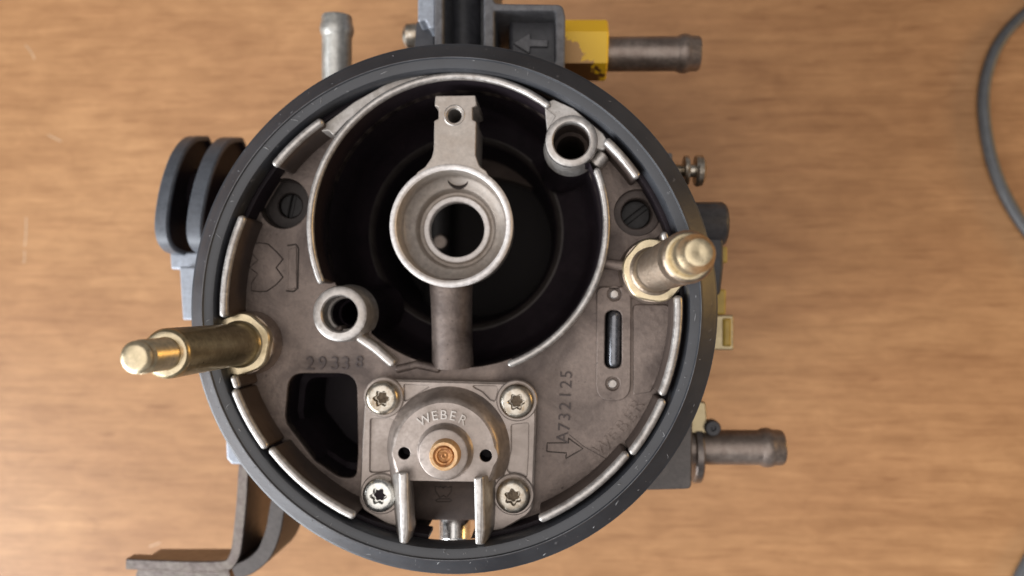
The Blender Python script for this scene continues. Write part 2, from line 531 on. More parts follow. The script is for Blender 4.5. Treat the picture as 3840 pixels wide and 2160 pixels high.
# pale nicks and scuffs in the rubber
rs = random.Random(11)
g = Geo()
for k in range(110):
    a = rs.uniform(0, 2 * math.pi)
    if rs.random() < 0.45: a = rs.uniform(R(100), R(330))
    if rs.random() < 0.6: rr_, zz = rs.uniform(58.6, 61.3), None
    else: rr_, zz = rs.uniform(55.9, 57.6), 99.82
    def rz(q):
        if q < 57.7: return 99.80
        return 99.2 - (q - 58.7) * 0.72 if q < 60.3 else 98.3 - (q - 60.3) * 1.0
    l = rs.choice((0.3, 0.5, 0.7, 1.0, 1.8)); th = rs.uniform(0, math.pi)
    pts = []
    for t in (-0.5, 0, 0.5):
        q = rr_ + l * t * math.cos(th); w = a + (l * t * math.sin(th) + 0.25 * l * (t * t - .12)) / rr_
        q = min(max(q, 55.9), 57.4) if rr_ < 57.7 else min(max(q, 58.5), 61.3)
        pts.append(RC + Vector((q * math.cos(w), q * math.sin(w), rz(q) + 0.02)))
    v, f = tube_geo(pts, [0.03, rs.uniform(0.06, 0.15), 0.03], 5)
    g.add(v, f)
SCUFF = metal("pale_scuff", (0.23, 0.23, 0.235), 0.6, 0.0, bump=0.0)
g.build("rubber_scuff", SCUFF, ring, 60)["kind"] = "stuff"
MOULD = metal("worn_edge_highlight", (0.12, 0.125, 0.135), 0.45, 0.0, stain=(0.05, 0.052, 0.058), stain_amt=0.9, stain_scale=140, bump=0.0)  # edge highlight of the worn ridge put into a paler rubber colour
for rr_, zz in ((57.86, 100.16), (62.12, 96.6)):
    lathe("mould_line", [(rr_ - 0.11, zz), (rr_ - 0.06, zz + 0.09), (rr_ + 0.06, zz + 0.09), (rr_ + 0.11, zz), (rr_, zz - 0.1), (rr_ - 0.11, zz)], RC, MOULD, ring, n=192)

# round shell of the casting down to the table
prof = [(30, 0.2), (45, 0.2), (46, 1.2), (46, 8), (41, 12), (41, 38), (55.0, 52), (55.4, 56), (55.4, 92.6)]
g = Geo()
v, f = lathe_geo(prof[:7] + [(55.3, 53.5), (55.4, 70)], axis_matrix(RC, (0, 0, 1)), 96); g.add(v, f)
v, f = lathe_geo([(55.4, 70), (55.4, 92.6)], Matrix.Translation(RC), 96, a0=R(-90 + 5), a1=R(270 - 7)); g.add(v, f)
g.build("body_casting", SHADED, body)

# bowl geometry
BC = Vector((0.4, 19.7, 0)); BR = 34.1
bossA = at(2143, 527, 98); rA = mmpx(100, 98)          # boss at the upper right
bossB = at(1273, 1177, 97); rB = mmpx(108, 97)         # boss at the left
def bowl_r(a):
    r = BR
    d = Vector((math.cos(a), math.sin(a), 0))
    for c, rad in ((bossA, rA), (bossB, rB)):
        w = Vector((c.x, c.y, 0)) - BC
        b_ = w.dot(d); disc = b_ * b_ - (w.length_squared - rad * rad)
        if disc > 0 and b_ > 0:
            r = min(r, b_ - math.sqrt(disc))
    return r
NB = 220
ang = [2 * math.pi * i / NB for i in range(NB)]
bowl_loop = [BC + Vector((math.cos(a), math.sin(a), 0)) * bowl_r(a) for a in ang]

def pang(px, py, z, c):
    p = at(px, py, z); return math.atan2(p.y - c.y, p.x - c.x)

# rim of the bowl is missing at the bottom between these two angles
aL = pang(1185, 1060, 98, BC) % (2 * math.pi)
aR = pang(1918, 1374, 98, BC) % (2 * math.pi)
rings = []
def wall_top(a): return ZF + 0.02 if aL < a % (2 * math.pi) < aR else 97.4
rings.append([p + Vector((0, 0, wall_top(a))) for p, a in zip(bowl_loop, ang)])
rings.append([BC + (p - BC) * 1.0 + Vector((0, 0, 72)) for p in bowl_loop])
rings.append([BC + (p - BC) * 0.97 + Vector((0, 0, 66)) for p in bowl_loop])
rings.append([BC + (p - BC) * 0.92 + Vector((0, 0, 63.5)) for p in bowl_loop])
TC = at(1742, 872, 62)
TC = Vector((TC.x, TC.y, 0))
for r, z in ((27.2, 61.5), (26.2, 60.6), (25.6, 58.5), (24.6, 40), (23.5, 12)):
    rings.append([TC + Vector((math.cos(a) * r, math.sin(a) * r, z)) for a in ang])
v, f = loft_geo(rings, False, False)
mesh("bowl", v, f, SOOT_SHADE, body, 50)

# window at the lower left, recesses, slot, boss holes
opening = rounded(ats([(1083, 1400), (1338, 1400), (1342, 1700), (1335, 1796), (1270, 1790), (1180, 1730), (1075, 1590), (1068, 1560)], ZF), [4, 4.5, 0, 3, 4, 6, 2, 2])
recA = at(1064, 762, ZF); rRecA = mmpx(97, ZF)
recB = at(2391, 797, ZF); rRecB = mmpx(92, ZF)
slot = rounded(ats([(2269, 1163), (2331, 1163), (2331, 1380), (2266, 1380)], ZF), 1.9)
nx0, nx1, ny = at(1546, 1940, ZF).x, at(1788, 1940, ZF).x, at(1685, 1792, ZF).y
floor_loop = []                             # round, with a notch at the bottom for the barrel
rim = circle(RC, 55.0, 180)
k0 = min(range(180), key=lambda k: (rim[k] - Vector((nx0, -60, 0))).length)
for k in range(180):
    q = rim[(k + k0) % 180]
    if q.y < 0 and nx0 < q.x < nx1: continue
    floor_loop.append(q)
first_right = next(k for k, q in enumerate(floor_loop) if q.y < 0 and q.x >= nx1)
floor_loop[first_right:first_right] = [Vector((nx0, -54.2, 0)), Vector((nx0, ny, 0)), Vector((nx1, ny, 0)), Vector((nx1, -54.2, 0))]
holeA = circle(at(2140, 524, 98), mmpx(70, 98), 40)
holeB = circle(at(1269, 1177, 97), mmpx(69, 97), 40)
plate("floor_plate", [floor_loop, bowl_loop, opening, circle(recA, rRecA), circle(recB, rRecB), slot, holeA, holeB], 85.5, ZF, CAST, body, bevel=0.25)

# side walls of the holes
def shaft(name, loop, z1, z0, mat, parent, cap=True):
    v, f = loft_geo([lift(loop, z1), lift(loop, z0)], cap, False)
    return mesh(name, v, f, mat, parent, 40)
inset = shrink(opening, 0.0)
mid = Vector((sum(p.x for p in opening), sum(p.y for p in opening), 0)) / len(opening)
v, f = loft_geo([lift(opening, ZF - 1), lift(opening, 80), lift([mid + (p - mid) * 0.86 for p in opening], 79), lift([mid + (p - mid) * 0.84 for p in opening], 62)], True, False)
mesh("side_chamber", v, f, SOOT_SHADE, body, 40)
shaft("slot_well", slot, ZF - 0.3, 81, SOOT_SHADE, body)

def recess(c, r, r_in, z_shelf, z_in, slot_ang, matshelf):
    prof = [(r, ZF - 0.3), (r, z_shelf + 0.5), (r - 0.5, z_shelf), (r_in + 0.3, z_shelf), (r_in, z_shelf - 0.3), (r_in, z_in - 1)]
    o = lathe("screw_recess", prof, (c.x, c.y, 0), matshelf, body, n=48)
    # slotted screw at the bottom
    s = slot_ang; g = Geo()
    rr = r_in - 0.12
    for sg in (1, -1):
        half = []
        w = 0.55
        a0 = math.asin(w / rr)
        for k in range(17):
            a = a0 + (math.pi - 2 * a0) * k / 16
            half.append(Vector((rr * math.cos(a), rr * math.sin(a), 0)))
        M4 = Matrix.Translation((c.x, c.y, 0)) @ Matrix.Rotation(s + (0 if sg > 0 else math.pi), 4, 'Z')
        half = [M4 @ p for p in half]
        v, f = loft_geo([lift(half, z_in - 1.2), lift(half, z_in - 0.2), lift(shrink(half, 0.25), z_in)], True, True)
        g.add(v, f)
    v, f = loft_geo([lift(circle(c, rr, 24), z_in - 3), lift(circle(c, rr, 24), z_in - 1.1)], True, True)
    g.add(v, f)
    g.build("slotted_screw", DARK_SCREW, body, 30)
DARK_SCREW = metal("dark_screw", (0.018, 0.016, 0.016), 0.55, 0.1, bump=0.03)  # plain near-black for the slotted screws and throttle shaft
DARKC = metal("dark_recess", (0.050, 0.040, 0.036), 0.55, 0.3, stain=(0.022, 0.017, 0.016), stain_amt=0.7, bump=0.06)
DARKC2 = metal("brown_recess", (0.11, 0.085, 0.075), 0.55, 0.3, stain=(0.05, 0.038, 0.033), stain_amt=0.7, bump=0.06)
recess(recA, rRecA, mmpx(48, ZF), 84.6, 83.4, R(78), DARKC)
recess(recB, rRecB, mmpx(57, ZF), 87.0, 83.6, R(38), DARKC2)

# dark ring filler under the lips, broken where the bowl and the cover reach the edge
def arc(c, r, a0, a1, n=24):
    return [Vector((c.x + r * math.cos(a0 + (a1 - a0) * i / n), c.y + r * math.sin(a0 + (a1 - a0) * i / n), 0)) for i in range(n + 1)]
def ring_angle(px, py): return pang(px, py, ZL, RC)
def norm_arc(p0, p1):
    a0, a1 = ring_angle(*p0), ring_angle(*p1)
    while a1 < a0: a1 += 2 * math.pi
    return a0, a1
def filler(p0, p1):
    rib("gap_shade_filler", arc(RC, 54.75, *norm_arc(p0, p1), 60), 1.35, ZF - 1, 94.2, SOOT_SHADE, body, rad=0.1, er=0.2)  # dark strip that paints the shaded gap beside the rubber ring
filler((1480, 310), (1590, 2017))
filler((1786, 2017), (2130, 420))

def lip(p0, p1, r, w=2.1, top=ZL):
    a0, a1 = norm_arc(p0, p1)
    rib("lip_wall", arc(RC, r + 0.03, a0, a1, 20), w - 0.25, ZF - 1, top - 0.9, SHADED, body, rad=0.1, er=0.6)
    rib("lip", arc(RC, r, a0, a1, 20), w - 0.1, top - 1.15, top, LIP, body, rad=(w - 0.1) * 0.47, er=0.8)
lip((1205, 470), (1027, 607), 52.8)
lip((908, 822), (818, 1178), 53.0)
lip((862, 1425), (877, 1448), 53.0, 1.9)
lip((866, 1478), (975, 1682), 53.8)
lip((1012, 1697), (1312, 1945), 53.0)
lip((2040, 1962), (2368, 1728), 52.9)
lip((2388, 1706), (2508, 1520), 53.6)
lip((2516, 1484), (2566, 1120), 52.9)
lip((2522, 885), (2518, 872), 52.4, 1.7)
lip((2396, 648), (2262, 548), 52.9)

# rim of the bowl (bright rounded edge)
def bowl_arc(p0, p1, r=None, z=98, n=40):
    a0, a1 = pang(*p0, z, BC), pang(*p1, z, BC)
    while a1 < a0: a1 += 2 * math.pi
    return arc(BC, r or BR + 0.85, a0, a1, n)
for p0, p1, tz, nn in (((2052, 392), (1188, 1058), 98.3, 80), ((1918, 1372), (2238, 640), 97.8, 50)):
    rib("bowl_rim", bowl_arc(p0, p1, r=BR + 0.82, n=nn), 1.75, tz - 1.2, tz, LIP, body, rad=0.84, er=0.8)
    rib("bowl_wall", bowl_arc(p0, p1, r=BR + 0.86, n=nn), 1.5, ZF - 1, tz - 0.9, SHADED, body, rad=0.1, er=0.4)

# flat webs between bowl rim and lip
web = ats([(1195, 480), (1330, 380), (1440, 318), (1540, 278), (1640, 262), (1640, 292), (1500, 330), (1400, 380), (1300, 455), (1250, 508), (1232, 490), (1205, 492)], 96.8)
plate("web", [rounded(web, 0.4, 3)], ZF, 96.8, WEBM, body, bevel=0.3)
wp = [(2042, 388), (2075, 372), (2150, 405), (2262, 500), (2290, 545), (2262, 560), (2240, 556), (2225, 590)]
wp += [(2143 + 86 * math.cos(t), 527 + 86 * math.sin(t)) for t in [R(37 - 10 * k) for k in range(23)]] + [(2046, 432)]
plate("web", [rounded(ats(wp, 97.2), 0.5, 3)], ZF, 97.2, WEBM, body, bevel=0.25)

# bosses
def boss(c, ro, hc, ri, ztop, mat, steps, through=False):
    c = Vector((c.x, c.y, 0))
    prof = [(ro + 0.5, ZF - 1), (ro + 0.1, ZF + 1.0), (ro, ztop - 0.9), (ro - 0.25, ztop - 0.3), (ro - 0.8, ztop)] + [(ri + 0.3, ztop), (ri, ztop - 0.4)] + steps
    return lathe("bolt_boss", prof, c, mat, body, n=56)
boss(bossA, rA, None, mmpx(69, 98), 98.0, BRIGHT, [(mmpx(69, 98), 95.5)])
boss(bossB, rB, None, mmpx(69, 97), 97.0, BRIGHT, [(mmpx(69, 97), 92.5), (3.75, 92), (3.7, 90)])
lathe("bolt_bore", [(mmpx(69, 98), 95.6), (mmpx(69, 98), 88), (3.5, 87.4), (3.5, 55), (0.05, 54.9)], (bossA.x, bossA.y, 0), SHADED, body, n=40)
lathe("bolt_bore", [(3.72, 90.6), (3.5, 86), (3.0, 85.6), (3.0, 40), (0.05, 39.9)], (bossB.x, bossB.y, 0), SOOT_SHADE, body, n=32)

# small ribs on the floor
rib("floor_rib", [at(1226, 1256, 94), at(1270, 1232, 94)], 1.5, ZF - 1, 93, CAST, body, er=0.5)
rib("floor_rib", [at(2268, 985, 95), at(2345, 995, 95)], 2.3, ZF - 1, 95, CAST, body, er=0.4)
rib("floor_rib", [at(1340, 1268, 94), at(1400, 1305, 93), at(1470, 1362, 92)], 2.4, ZF - 1, 92.6, BRIGHT, body, er=0.7)
rib("floor_rib", [at(1490, 1385, 90), at(1560, 1368, 90), at(1640, 1385, 90)], 2.0, ZF - 1, 90.0, CAST, body, er=0.7)
rib("floor_rib", [at(2232, 620, 94), at(2262, 585, 94)], 3.0, ZF - 1, 96.0, BRIGHT, body, er=0.4)

# raised pad with the slot, at the right
pad = rounded(ats([(2236, 1075), (2362, 1075), (2366, 1130), (2364, 1502), (2233, 1502), (2236, 1300)], ZF), [2, 2, 0, 4.3, 4.3, 0], 10)
slot2 = rounded(ats([(2269, 1163), (2331, 1163), (2331, 1380), (2266, 1380)], ZF), 1.9)
dots = [(2303, 1103), (2297, 1437)]
PAD = plate("slot_pad", [pad, slot2] + [circle(at(x, y, ZF), mmpx(25, ZF), 24) for x, y in dots], ZF - 0.5, ZF + 1.0, CAST, body, bevel=0.28)
for x, y in dots:
    c = at(x, y, ZF)
    lathe("pin", [(mmpx(17, ZF), ZF - 0.2), (mmpx(17, ZF), ZF + 0.9), (mmpx(13, ZF), ZF + 1.2), (0.02, ZF + 1.25)], (c.x, c.y, 0), BRIGHT, PAD, n=20)
c0, c1 = at(2305, 1187, 88.0), at(2300, 1360, 88.0)
v, f = tube_geo([c0 + (c0 - c1).normalized() * 1.6, c0 + (c0 - c1).normalized() * 1.3, c0 + (c0 - c1).normalized() * .7, c0, (c0 + c1) / 2, c1, c1 + (c1 - c0).normalized() * .7, c1 + (c1 - c0).normalized() * 1.3, c1 + (c1 - c0).normalized() * 1.6], [.3, 1.1, 1.6, 1.75, 1.75, 1.75, 1.6, 1.1, .3], 20)
mesh("float_pin", v, f, GLOSSK, body, 60)
# raised panel at the right of the pad
pan = rounded(ats([(2373, 1142), (2500, 1142), (2516, 1160), (2512, 1250), (2484, 1370), (2440, 1470), (2374, 1480)], ZF), [1, 1, 1, 0, 0, 1, 0.5])
plate("floor_panel", [pan], ZF - 0.5, ZF + 0.5, CAST, body, bevel=0.25)

# ------------------------------------------------------------------ casting marks on the floor
def groove(name, loops, z, r, parent, closed=True, mat=None):
    g = Geo()
    for pts in loops:
        p = [at(x, y, z) for x, y in pts]
        if closed: p = p + [p[0]]
        dense = []
        for i in range(len(p) - 1):
            for k in range(3): dense.append(p[i].lerp(p[i + 1], k / 3))
        dense.append(p[-1])
        v, f = tube_geo(dense, r, 6)
        g.add(v, f)
    return g.build(name, mat or GRIME, parent, 60)
Z3 = lambda x, y: (400 + x / 1.8117, 700 + y / 1.8117)
crown = [Z3(*p) for p in [(990, 390), (1040, 383), (1095, 392), (1150, 440), (1197, 492), (1150, 550), (1197, 615), (1150, 665), (1090, 708), (1040, 712), (985, 705), (985, 660), (1030, 592), (975, 550), (1030, 500), (990, 450)]]
plate("emblem", [rounded(ats(crown, ZF), 0.25, 3)], ZF - 0.2, ZF + 0.28, CAST, body, bevel=0.12)
groove("emblem_outline", [crown], ZF + 0.02, 0.2, body)
brk = [Z3(*p) for p in [(1228, 400), (1285, 392), (1303, 420), (1300, 560), (1298, 690), (1270, 712), (1220, 708)]]
plate("emblem", [rounded(ats([Z3(*p) for p in [(1238, 425), (1290, 410), (1292, 690), (1232, 700)]], ZF), 0.4, 3)], ZF - 0.2, ZF + 0.25, CAST, body, bevel=0.12)
groove("emblem_outline", [brk], ZF + 0.02, 0.2, body, closed=False)
STAMP = metal("stamp_grime", (0.085, 0.066, 0.062), 0.6, 0.3, bump=0.0)  # grime colour of the stamped and cast numbers
letters("stamped_number", [("2", at(1164, 1361, ZF), 0, 3.4), ("9", at(1209, 1361, ZF), 0, 3.4), ("3", at(1256, 1361, ZF), 0, 3.4), ("3", at(1296, 1362, ZF), 0, 3.4), ("8", at(1348, 1356, ZF), R(-4), 3.0)],
        ZF + 0.05, 0.5, STAMP, body)
letters("cast_number", [(ch, at(x, y, ZF), R(88), 3.0) for ch, x, y in [("A", 2108, 1640), ("7", 2115, 1600), ("3", 2116, 1563), ("2", 2118, 1523), ("1", 2119, 1481), ("2", 2121, 1441), ("5", 2123, 1404)]],
        ZF + 0.04, 0.3, STAMP, body)
letters("cast_name", [(ch, at(x, y, ZF), R(a), 3.3) for ch, x, y, a in [("W", 2258, 1676, 40), ("E", 2298, 1634, 45), ("B", 2330, 1598, 49), ("E", 2358, 1560, 53), ("R", 2386, 1520, 57)]],
        ZF + 0.03, 0.36, CAST, body)
groove("arrow_outline", [[(2050, 1693), (2052, 1661), (2133, 1661), (2130, 1642), (2186, 1683), (2121, 1720), (2124, 1699)]], ZF + 0.0, 0.15, body)
groove("parting_line", [[(2135, 1630), (2186, 1672), (2290, 1730)]], ZF - 0.03, 0.09, body, closed=False)

# ------------------------------------------------------------------ venturi holder in the bowl
VZ = 95.0
VC = at(1690, 844, VZ); VC = Vector((VC.x, VC.y, 0))
ro = mmpx(236, VZ)
prof = [(ro - 1.2, 82), (ro - 0.3, 85), (ro, VZ - 0.9), (ro - 0.2, VZ - 0.3), (ro - 0.7, VZ), (ro - 1.2, VZ - 0.1), (ro - 1.7, VZ - 0.9), (ro - 1.9, VZ - 6), (ro - 2.0, 86.6), (ro - 2.6, 86.2), (ro - 2.9, 86.0)]
prof = prof[:8] + [(12.9, 88.6), (12.75, 88.2), (12.4, 87.9), (10.5, 86.7), (10.25, 86.65), (10.05, 86.45), (9.9, 85.9), (9.75, 84.3), (9.4, 83.6), (8.75, 83.4)]
r1 = mmpx(127, 84.5)
nozzle = [(r1 - 0.1, 82.5), (r1, 84.2), (r1 - 0.12, 84.55), (r1 - 0.3, 84.68), (r1 - 1.25, 84.68), (r1 - 1.45, 84.5), (6.95, 84.1), (7.0, 81.5)]
prof += [(r1 + 0.1, 83.6), (r1, 84.2), (r1 - 0.12, 84.45), (r1 - 0.3, 84.55), (r1 - 1.2, 84.55), (r1 - 1.4, 84.4), (6.97, 84.1), (7.0, 81.6), (8.4, 79.6), (ro - 4.5, 79), (ro - 2.2, 80), (ro - 1.2, 82)]
venturi = lathe("venturi", prof, VC, VENT, body, n=112)
WHITE = metal("pale_nozzle_zinc", (0.80, 0.76, 0.73), 0.5, 0.25, stain=(0.60, 0.54, 0.50), stain_amt=0.5, stain_scale=300, bump=0.04)
lathe("nozzle_ring", nozzle, VC, WHITE, venturi, n=80)
lathe("cup_lip", [(ro - 1.62, VZ - 0.35), (ro - 1.35, VZ + 0.02), (ro - 1.0, VZ + 0.14), (ro - 0.6, VZ + 0.14), (ro - 0.2, VZ - 0.1), (ro + 0.03, VZ - 0.6)], VC, WHITE, venturi, n=112)
# arm with the hole, towards the top
arm = ats([(1632, 358), (1783, 356), (1788, 395), (1772, 402), (1772, 448), (1786, 455), (1783, 580), (1797, 622), (1822, 640)], VZ)
a0, a1 = [math.atan2(p.y - VC.y, p.x - VC.x) for p in ats([(1845, 680), (1548, 680)], VZ)]
arm += [VC + Vector((math.cos(a0 + (a1 - a0) * k / 14), math.sin(a0 + (a1 - a0) * k / 14), 0)) * (ro - 0.5) for k in range(15)]
arm += ats([(1566, 644), (1595, 624), (1618, 590), (1626, 560), (1628, 452), (1644, 444), (1644, 402), (1630, 396)], VZ)
cut = rounded(arm, [0.5, .5, .3, .3, .3, .3, .3, 2.5, 0] + [0] * 15 + [0, 2, 2, .3, .3, .3, .3, .3], 4)
hole = circle(at(1703, 432, VZ), mmpx(29, VZ), 28)
plate("arm", [cut, hole], 80, VZ - 0.1, VENT, venturi, bevel=0.25)
hc = at(1703, 432, VZ)
lathe("arm_eyelet", [(mmpx(41, VZ), VZ - 0.12), (mmpx(38, VZ), VZ + 0.02), (mmpx(31, VZ), VZ - 0.45), (mmpx(27, VZ), VZ - 0.7), (mmpx(27, VZ), 82)], (hc.x, hc.y, 0), BRIGHT, venturi, n=32)
lathe("arm_bore", [(mmpx(27, VZ) + .02, 84), (.02, 83.9)], (hc.x, hc.y, 0), SOOT_SHADE, venturi, n=24)
# round arm towards the injector cover
pA, pB, pC = at(1692, 1045, 88), at(1695, 1230, 87.4), at(1698, 1372, 86.4)
g = Geo()
path = [pA, pA.lerp(pB, .5), pB, pB.lerp(pC, .6), pC]
v, f = tube_geo(path, [5.4, 5.1, 5.0, 5.05, 5.3], 40)
# flatten underside a little
v = [Vector((p.x, p.y, p.z)) for p in v]
mesh("arm", v, f, CAST, venturi, 60)
v, f = loft_geo([lift(rounded(ats([(1600, 1330), (1788, 1330), (1800, 1400), (1590, 1400)], 86), 1.5), 80), lift(rounded(ats([(1606, 1335), (1780, 1335), (1790, 1395), (1600, 1395)], 86), 1.5), ZF + 0.3)], True, False)
# oval drain mark inside the cup
c = at(1718, 664, 87.6)
lathe("cup_port", [(mmpx(44, 87), 86.0), (mmpx(44, 87), 87.3), (mmpx(41, 87), 87.75), (mmpx(37, 87), 87.3), (mmpx(24, 87), 86.4), (0.02, 86.2)], (c.x, c.y, 0), DARKC, venturi, n=32)

lathe("throat_edge", [(27.9, 61.72), (27.3, 61.75), (26.7, 61.3), (26.1, 60.4), (25.9, 59.4)], (TC.x, TC.y, 0), DARKC, body, n=120)
DEEP = metal("shaded_throttle_plate", (0.010, 0.0075, 0.0072), 0.6, 0.0, bump=0.0)  # near-black colour carries the shade deep in the bore
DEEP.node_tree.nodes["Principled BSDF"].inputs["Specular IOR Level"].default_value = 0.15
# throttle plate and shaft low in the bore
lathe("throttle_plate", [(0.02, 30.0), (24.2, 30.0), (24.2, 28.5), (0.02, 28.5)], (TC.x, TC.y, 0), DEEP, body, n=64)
sx = at(1632, 900, 41).x
s0 = Vector((sx, TC.y + 24, 37)); s1 = Vector((sx, TC.y - 24, 37))
v, f = tube_geo([s0, s1], 4.6, 24)
SH = mesh("throttle_shaft", v, f, DARK_SCREW, body, 50)
pc = at(1652, 908, 41.5)
lathe("shaft_screw", [(2.4, 39), (2.4, 42.0), (1.9, 42.6), (0.02, 42.8)], (pc.x, pc.y, 0), TUBE, SH, n=24)

# ------------------------------------------------------------------ injector cover
ZC = 92.6
out = rounded(ats([(1370, 1420), (2009, 1437), (2012, 1600), (1999, 1925), (1835, 2020), (1780, 2036), (1777, 1802), (1538, 1802), (1540, 2030), (1490, 1993), (1342, 1905), (1356, 1640)], ZC), [4.2, 4.2, 0, 4.4, 1, .6, .6, .6, .6, 1, 4.0, 0])
win = rounded(ats([(1536, 1800), (1776, 1800), (1778, 2040), (1540, 2040)], ZC), 0.5)
cover = plate("injector_cover", [out], ZF + 0.05, ZC - 0.7, COVER, body, bevel=0.3)
def px6(x, y): return (1250 + x / 1.932, 1350 + y / 1.932)
pk = []
pk.append(rounded(ats([px6(*p) for p in [(268, 425), (392, 425), (480, 440), (420, 560), (400, 700), (440, 800), (330, 815), (262, 815)]], ZC), 0.6))
pk.append(rounded(ats([px6(*p) for p in [(1290, 470), (1415, 455), (1410, 700), (1400, 855), (1300, 840), (1260, 800), (1290, 650)]], ZC), 0.6))
pk.append(rounded(ats([px6(*p) for p in [(510, 178), (715, 186), (640, 225), (540, 290), (515, 300)]], ZC), 0.4))
pk.append(rounded(ats([px6(*p) for p in [(990, 185), (1180, 190), (1190, 215), (1170, 300), (1140, 290), (1080, 230)]], ZC), 0.4))
plate("cover_face", [shrink(out, 0.35)] + pk, ZC - 0.72, ZC, COVER, cover, bevel=0.2)

# dome, cut flat on the side of the channel
DC = at(1681, 1681, ZC); DC = Vector((DC.x, DC.y, 0))
ycut_b = at(1681, 1786, ZC).y
ND = 96
lobes = [at(1516, 1700, ZC + 5.8), at(1822, 1709, ZC + 5.8)]
def dome_ring(r, z, squash=0.0):
    pts = []
    for i in range(ND):
        a = 2 * math.pi * i / ND
        d = Vector((math.cos(a), math.sin(a), 0)); q = r
        for l in lobes:                     # ears that carry the two small holes
            w = Vector((l.x, l.y, 0)) - DC; rl = 2.9 + (r - 11.9) * 0.55
            b_ = w.dot(d); disc = b_ * b_ - (w.length_squared - rl * rl)
            if disc > 0 and b_ > 0: q = max(q, b_ + math.sqrt(disc))
        pts.append(Vector((DC.x + q * d.x, max(DC.y + q * d.y, ycut_b + squash), z)))
    return pts
prof_d = [(14.9, ZC - 0.3), (14.75, ZC + 0.2), (14.2, ZC + 1.0), (13.5, ZC + 2.8), (13.0, ZC + 4.2), (12.65, ZC + 5.0), (12.2, ZC + 5.5), (11.7, ZC + 5.72)]
v, f = loft_geo([dome_ring(r, z, k * 0.02) for k, (r, z) in enumerate(prof_d)], False, False)
dome = mesh("dome", v, f, COVER, cover, 40)
ZD = ZC + 5.8
holes = [at(1516, 1700, ZD), at(1822, 1709, ZD)]
plate("dome_top", [[Vector((p.x, p.y, 0)) for p in dome_ring(11.75, 0, 0.16)][:]] + [circle(h_, 1.42, 24) for h_ in holes], ZD - 0.5, ZD, COVER, cover, bevel=0.12)
for h_ in holes:
    lathe("vent_hole", [(1.44, ZD - 0.3), (1.44, ZD - 5), (0.02, ZD - 5.1)], (h_.x, h_.y, 0), SOOT_SHADE, cover, n=24)
ZB = ZD + 3.4
cb = at(1661, 1704, ZB); cb = Vector((cb.x, cb.y, 0))
rb = mmpx(97, ZB)
lathe("centre_boss", [(rb + 0.9, ZD - 0.1), (rb + 0.35, ZD + 0.3), (rb + 0.1, ZD + 1.0), (rb, ZB - 0.5), (rb - 0.2, ZB - 0.15), (rb - 0.55, ZB), (0.02, ZB)], cb, COVER, cover, n=64)
# wall of the boss down the channel side
ZP = ZB + 2.6
cp = at(1664, 1711, ZP); cp = Vector((cp.x, cp.y, 0))
rp = mmpx(56, ZP)
plug = lathe("rusty_plug", [(rp + 0.25, ZB - 0.1), (rp + 0.2, ZB + 0.2), (rp, ZP - 0.3), (rp - 0.25, ZP), (rp - 0.8, ZP - 0.05), (rp - 1.05, ZP - 0.5), (rp - 1.1, ZP - 0.55)], cp, RUSTPALE, cover, n=48)
lathe("plug_seat", [(rp - 0.75, ZP - 0.15), (rp - 1.15, ZP - 0.6), (2.1, ZP - 0.62), (1.95, ZP - 0.2), (1.6, ZP - 0.2), (1.35, ZP - 0.6), (0.9, ZP - 0.7), (0.5, ZP - 0.5), (0.25, ZP - 0.75), (0.02, ZP - 0.8)], cp, RUSTY, cover, n=48)
letters("raised_lettering", [(ch, at(x, y, ZD), R(a), mmpx(36, ZD)) for ch, x, y, a in [("W", 1592, 1573, 27), ("E", 1632, 1557, 12), ("B", 1666, 1554, 0), ("E", 1700, 1558, -12), ("R", 1738, 1574, -27)]], ZD + 0.1, 0.8, BRIGHT, cover, fat=0.02)

# ledge, fins and channel floor
def prism(name, base, zb, top, zt, mat, parent, soft=0.35):
    b_ = lift(base, zb); t_ = lift(top, zt - soft); t2 = lift(shrink(top, soft), zt - 0.05); 
    t15 = lift(shrink(top, soft * 0.35), zt - soft * 0.3)
    v, f = loft_geo([b_, t_, t15, t2], True, True)
    return mesh(name, v, f, mat, parent, 50)
def rp4(pts, z, r): return rounded(ats(pts, z), r, 5)
prism("fin", rp4([(1452, 1780), (1547, 1790), (1562, 2000), (1540, 2034), (1480, 2030)], ZF, 0.6), ZF,
      rp4([(1492, 1768), (1529, 1773), (1534, 1990), (1526, 2040), (1502, 2040)], 102, 0.6), 102.2, BRIGHT, cover, 0.6)
prism("fin", rp4([(1790, 1795), (1876, 1775), (1868, 1960), (1840, 2036), (1800, 2036)], ZF, 0.6), ZF,
      rp4([(1776, 1790), (1814, 1784), (1820, 1990), (1810, 2044), (1782, 2044)], 102, 0.6), 102.2, BRIGHT, cover, 0.6)
# shoulder blending dome into the fins
prism("shoulder", rp4([(1455, 1690), (1525, 1750), (1530, 1840), (1466, 1850)], ZC, 0.8), ZC - 0.3, rp4([(1468, 1712), (1522, 1756), (1522, 1815), (1492, 1820)], 98, 0.8), 98.2, COVER, cover, 0.6)
prism("shoulder", rp4([(1795, 1750), (1895, 1720), (1872, 1800), (1795, 1800)], ZC, 0.8), ZC - 0.3, rp4([(1792, 1757), (1858, 1730), (1838, 1790), (1792, 1790)], 98, 0.8), 98.4, COVER, cover, 0.6)
plate("ledge", [rounded(ats([(1514, 1758), (1806, 1758), (1806, 1785), (1514, 1785)], 97), 0.4)], ZF, 97.0, BRIGHT, cover, bevel=0.25)
g = Geo()
top = [at(1532, 1786, 91), at(1786, 1786, 91), at(1786, 1880, 89.4), at(1532, 1880, 89.4)]
low = [at(1532, 1946, 90.2), at(1786, 1946, 90.2)]
vs = top[:2] + top[3:1:-1] + low
xs = [(1530, 1788)]
rows = [(1778, 92.0), (1800, 89.0), (1840, 87.0), (1890, 86.0), (1944, 86.0), (1950, 85.4), (1950, 80)]
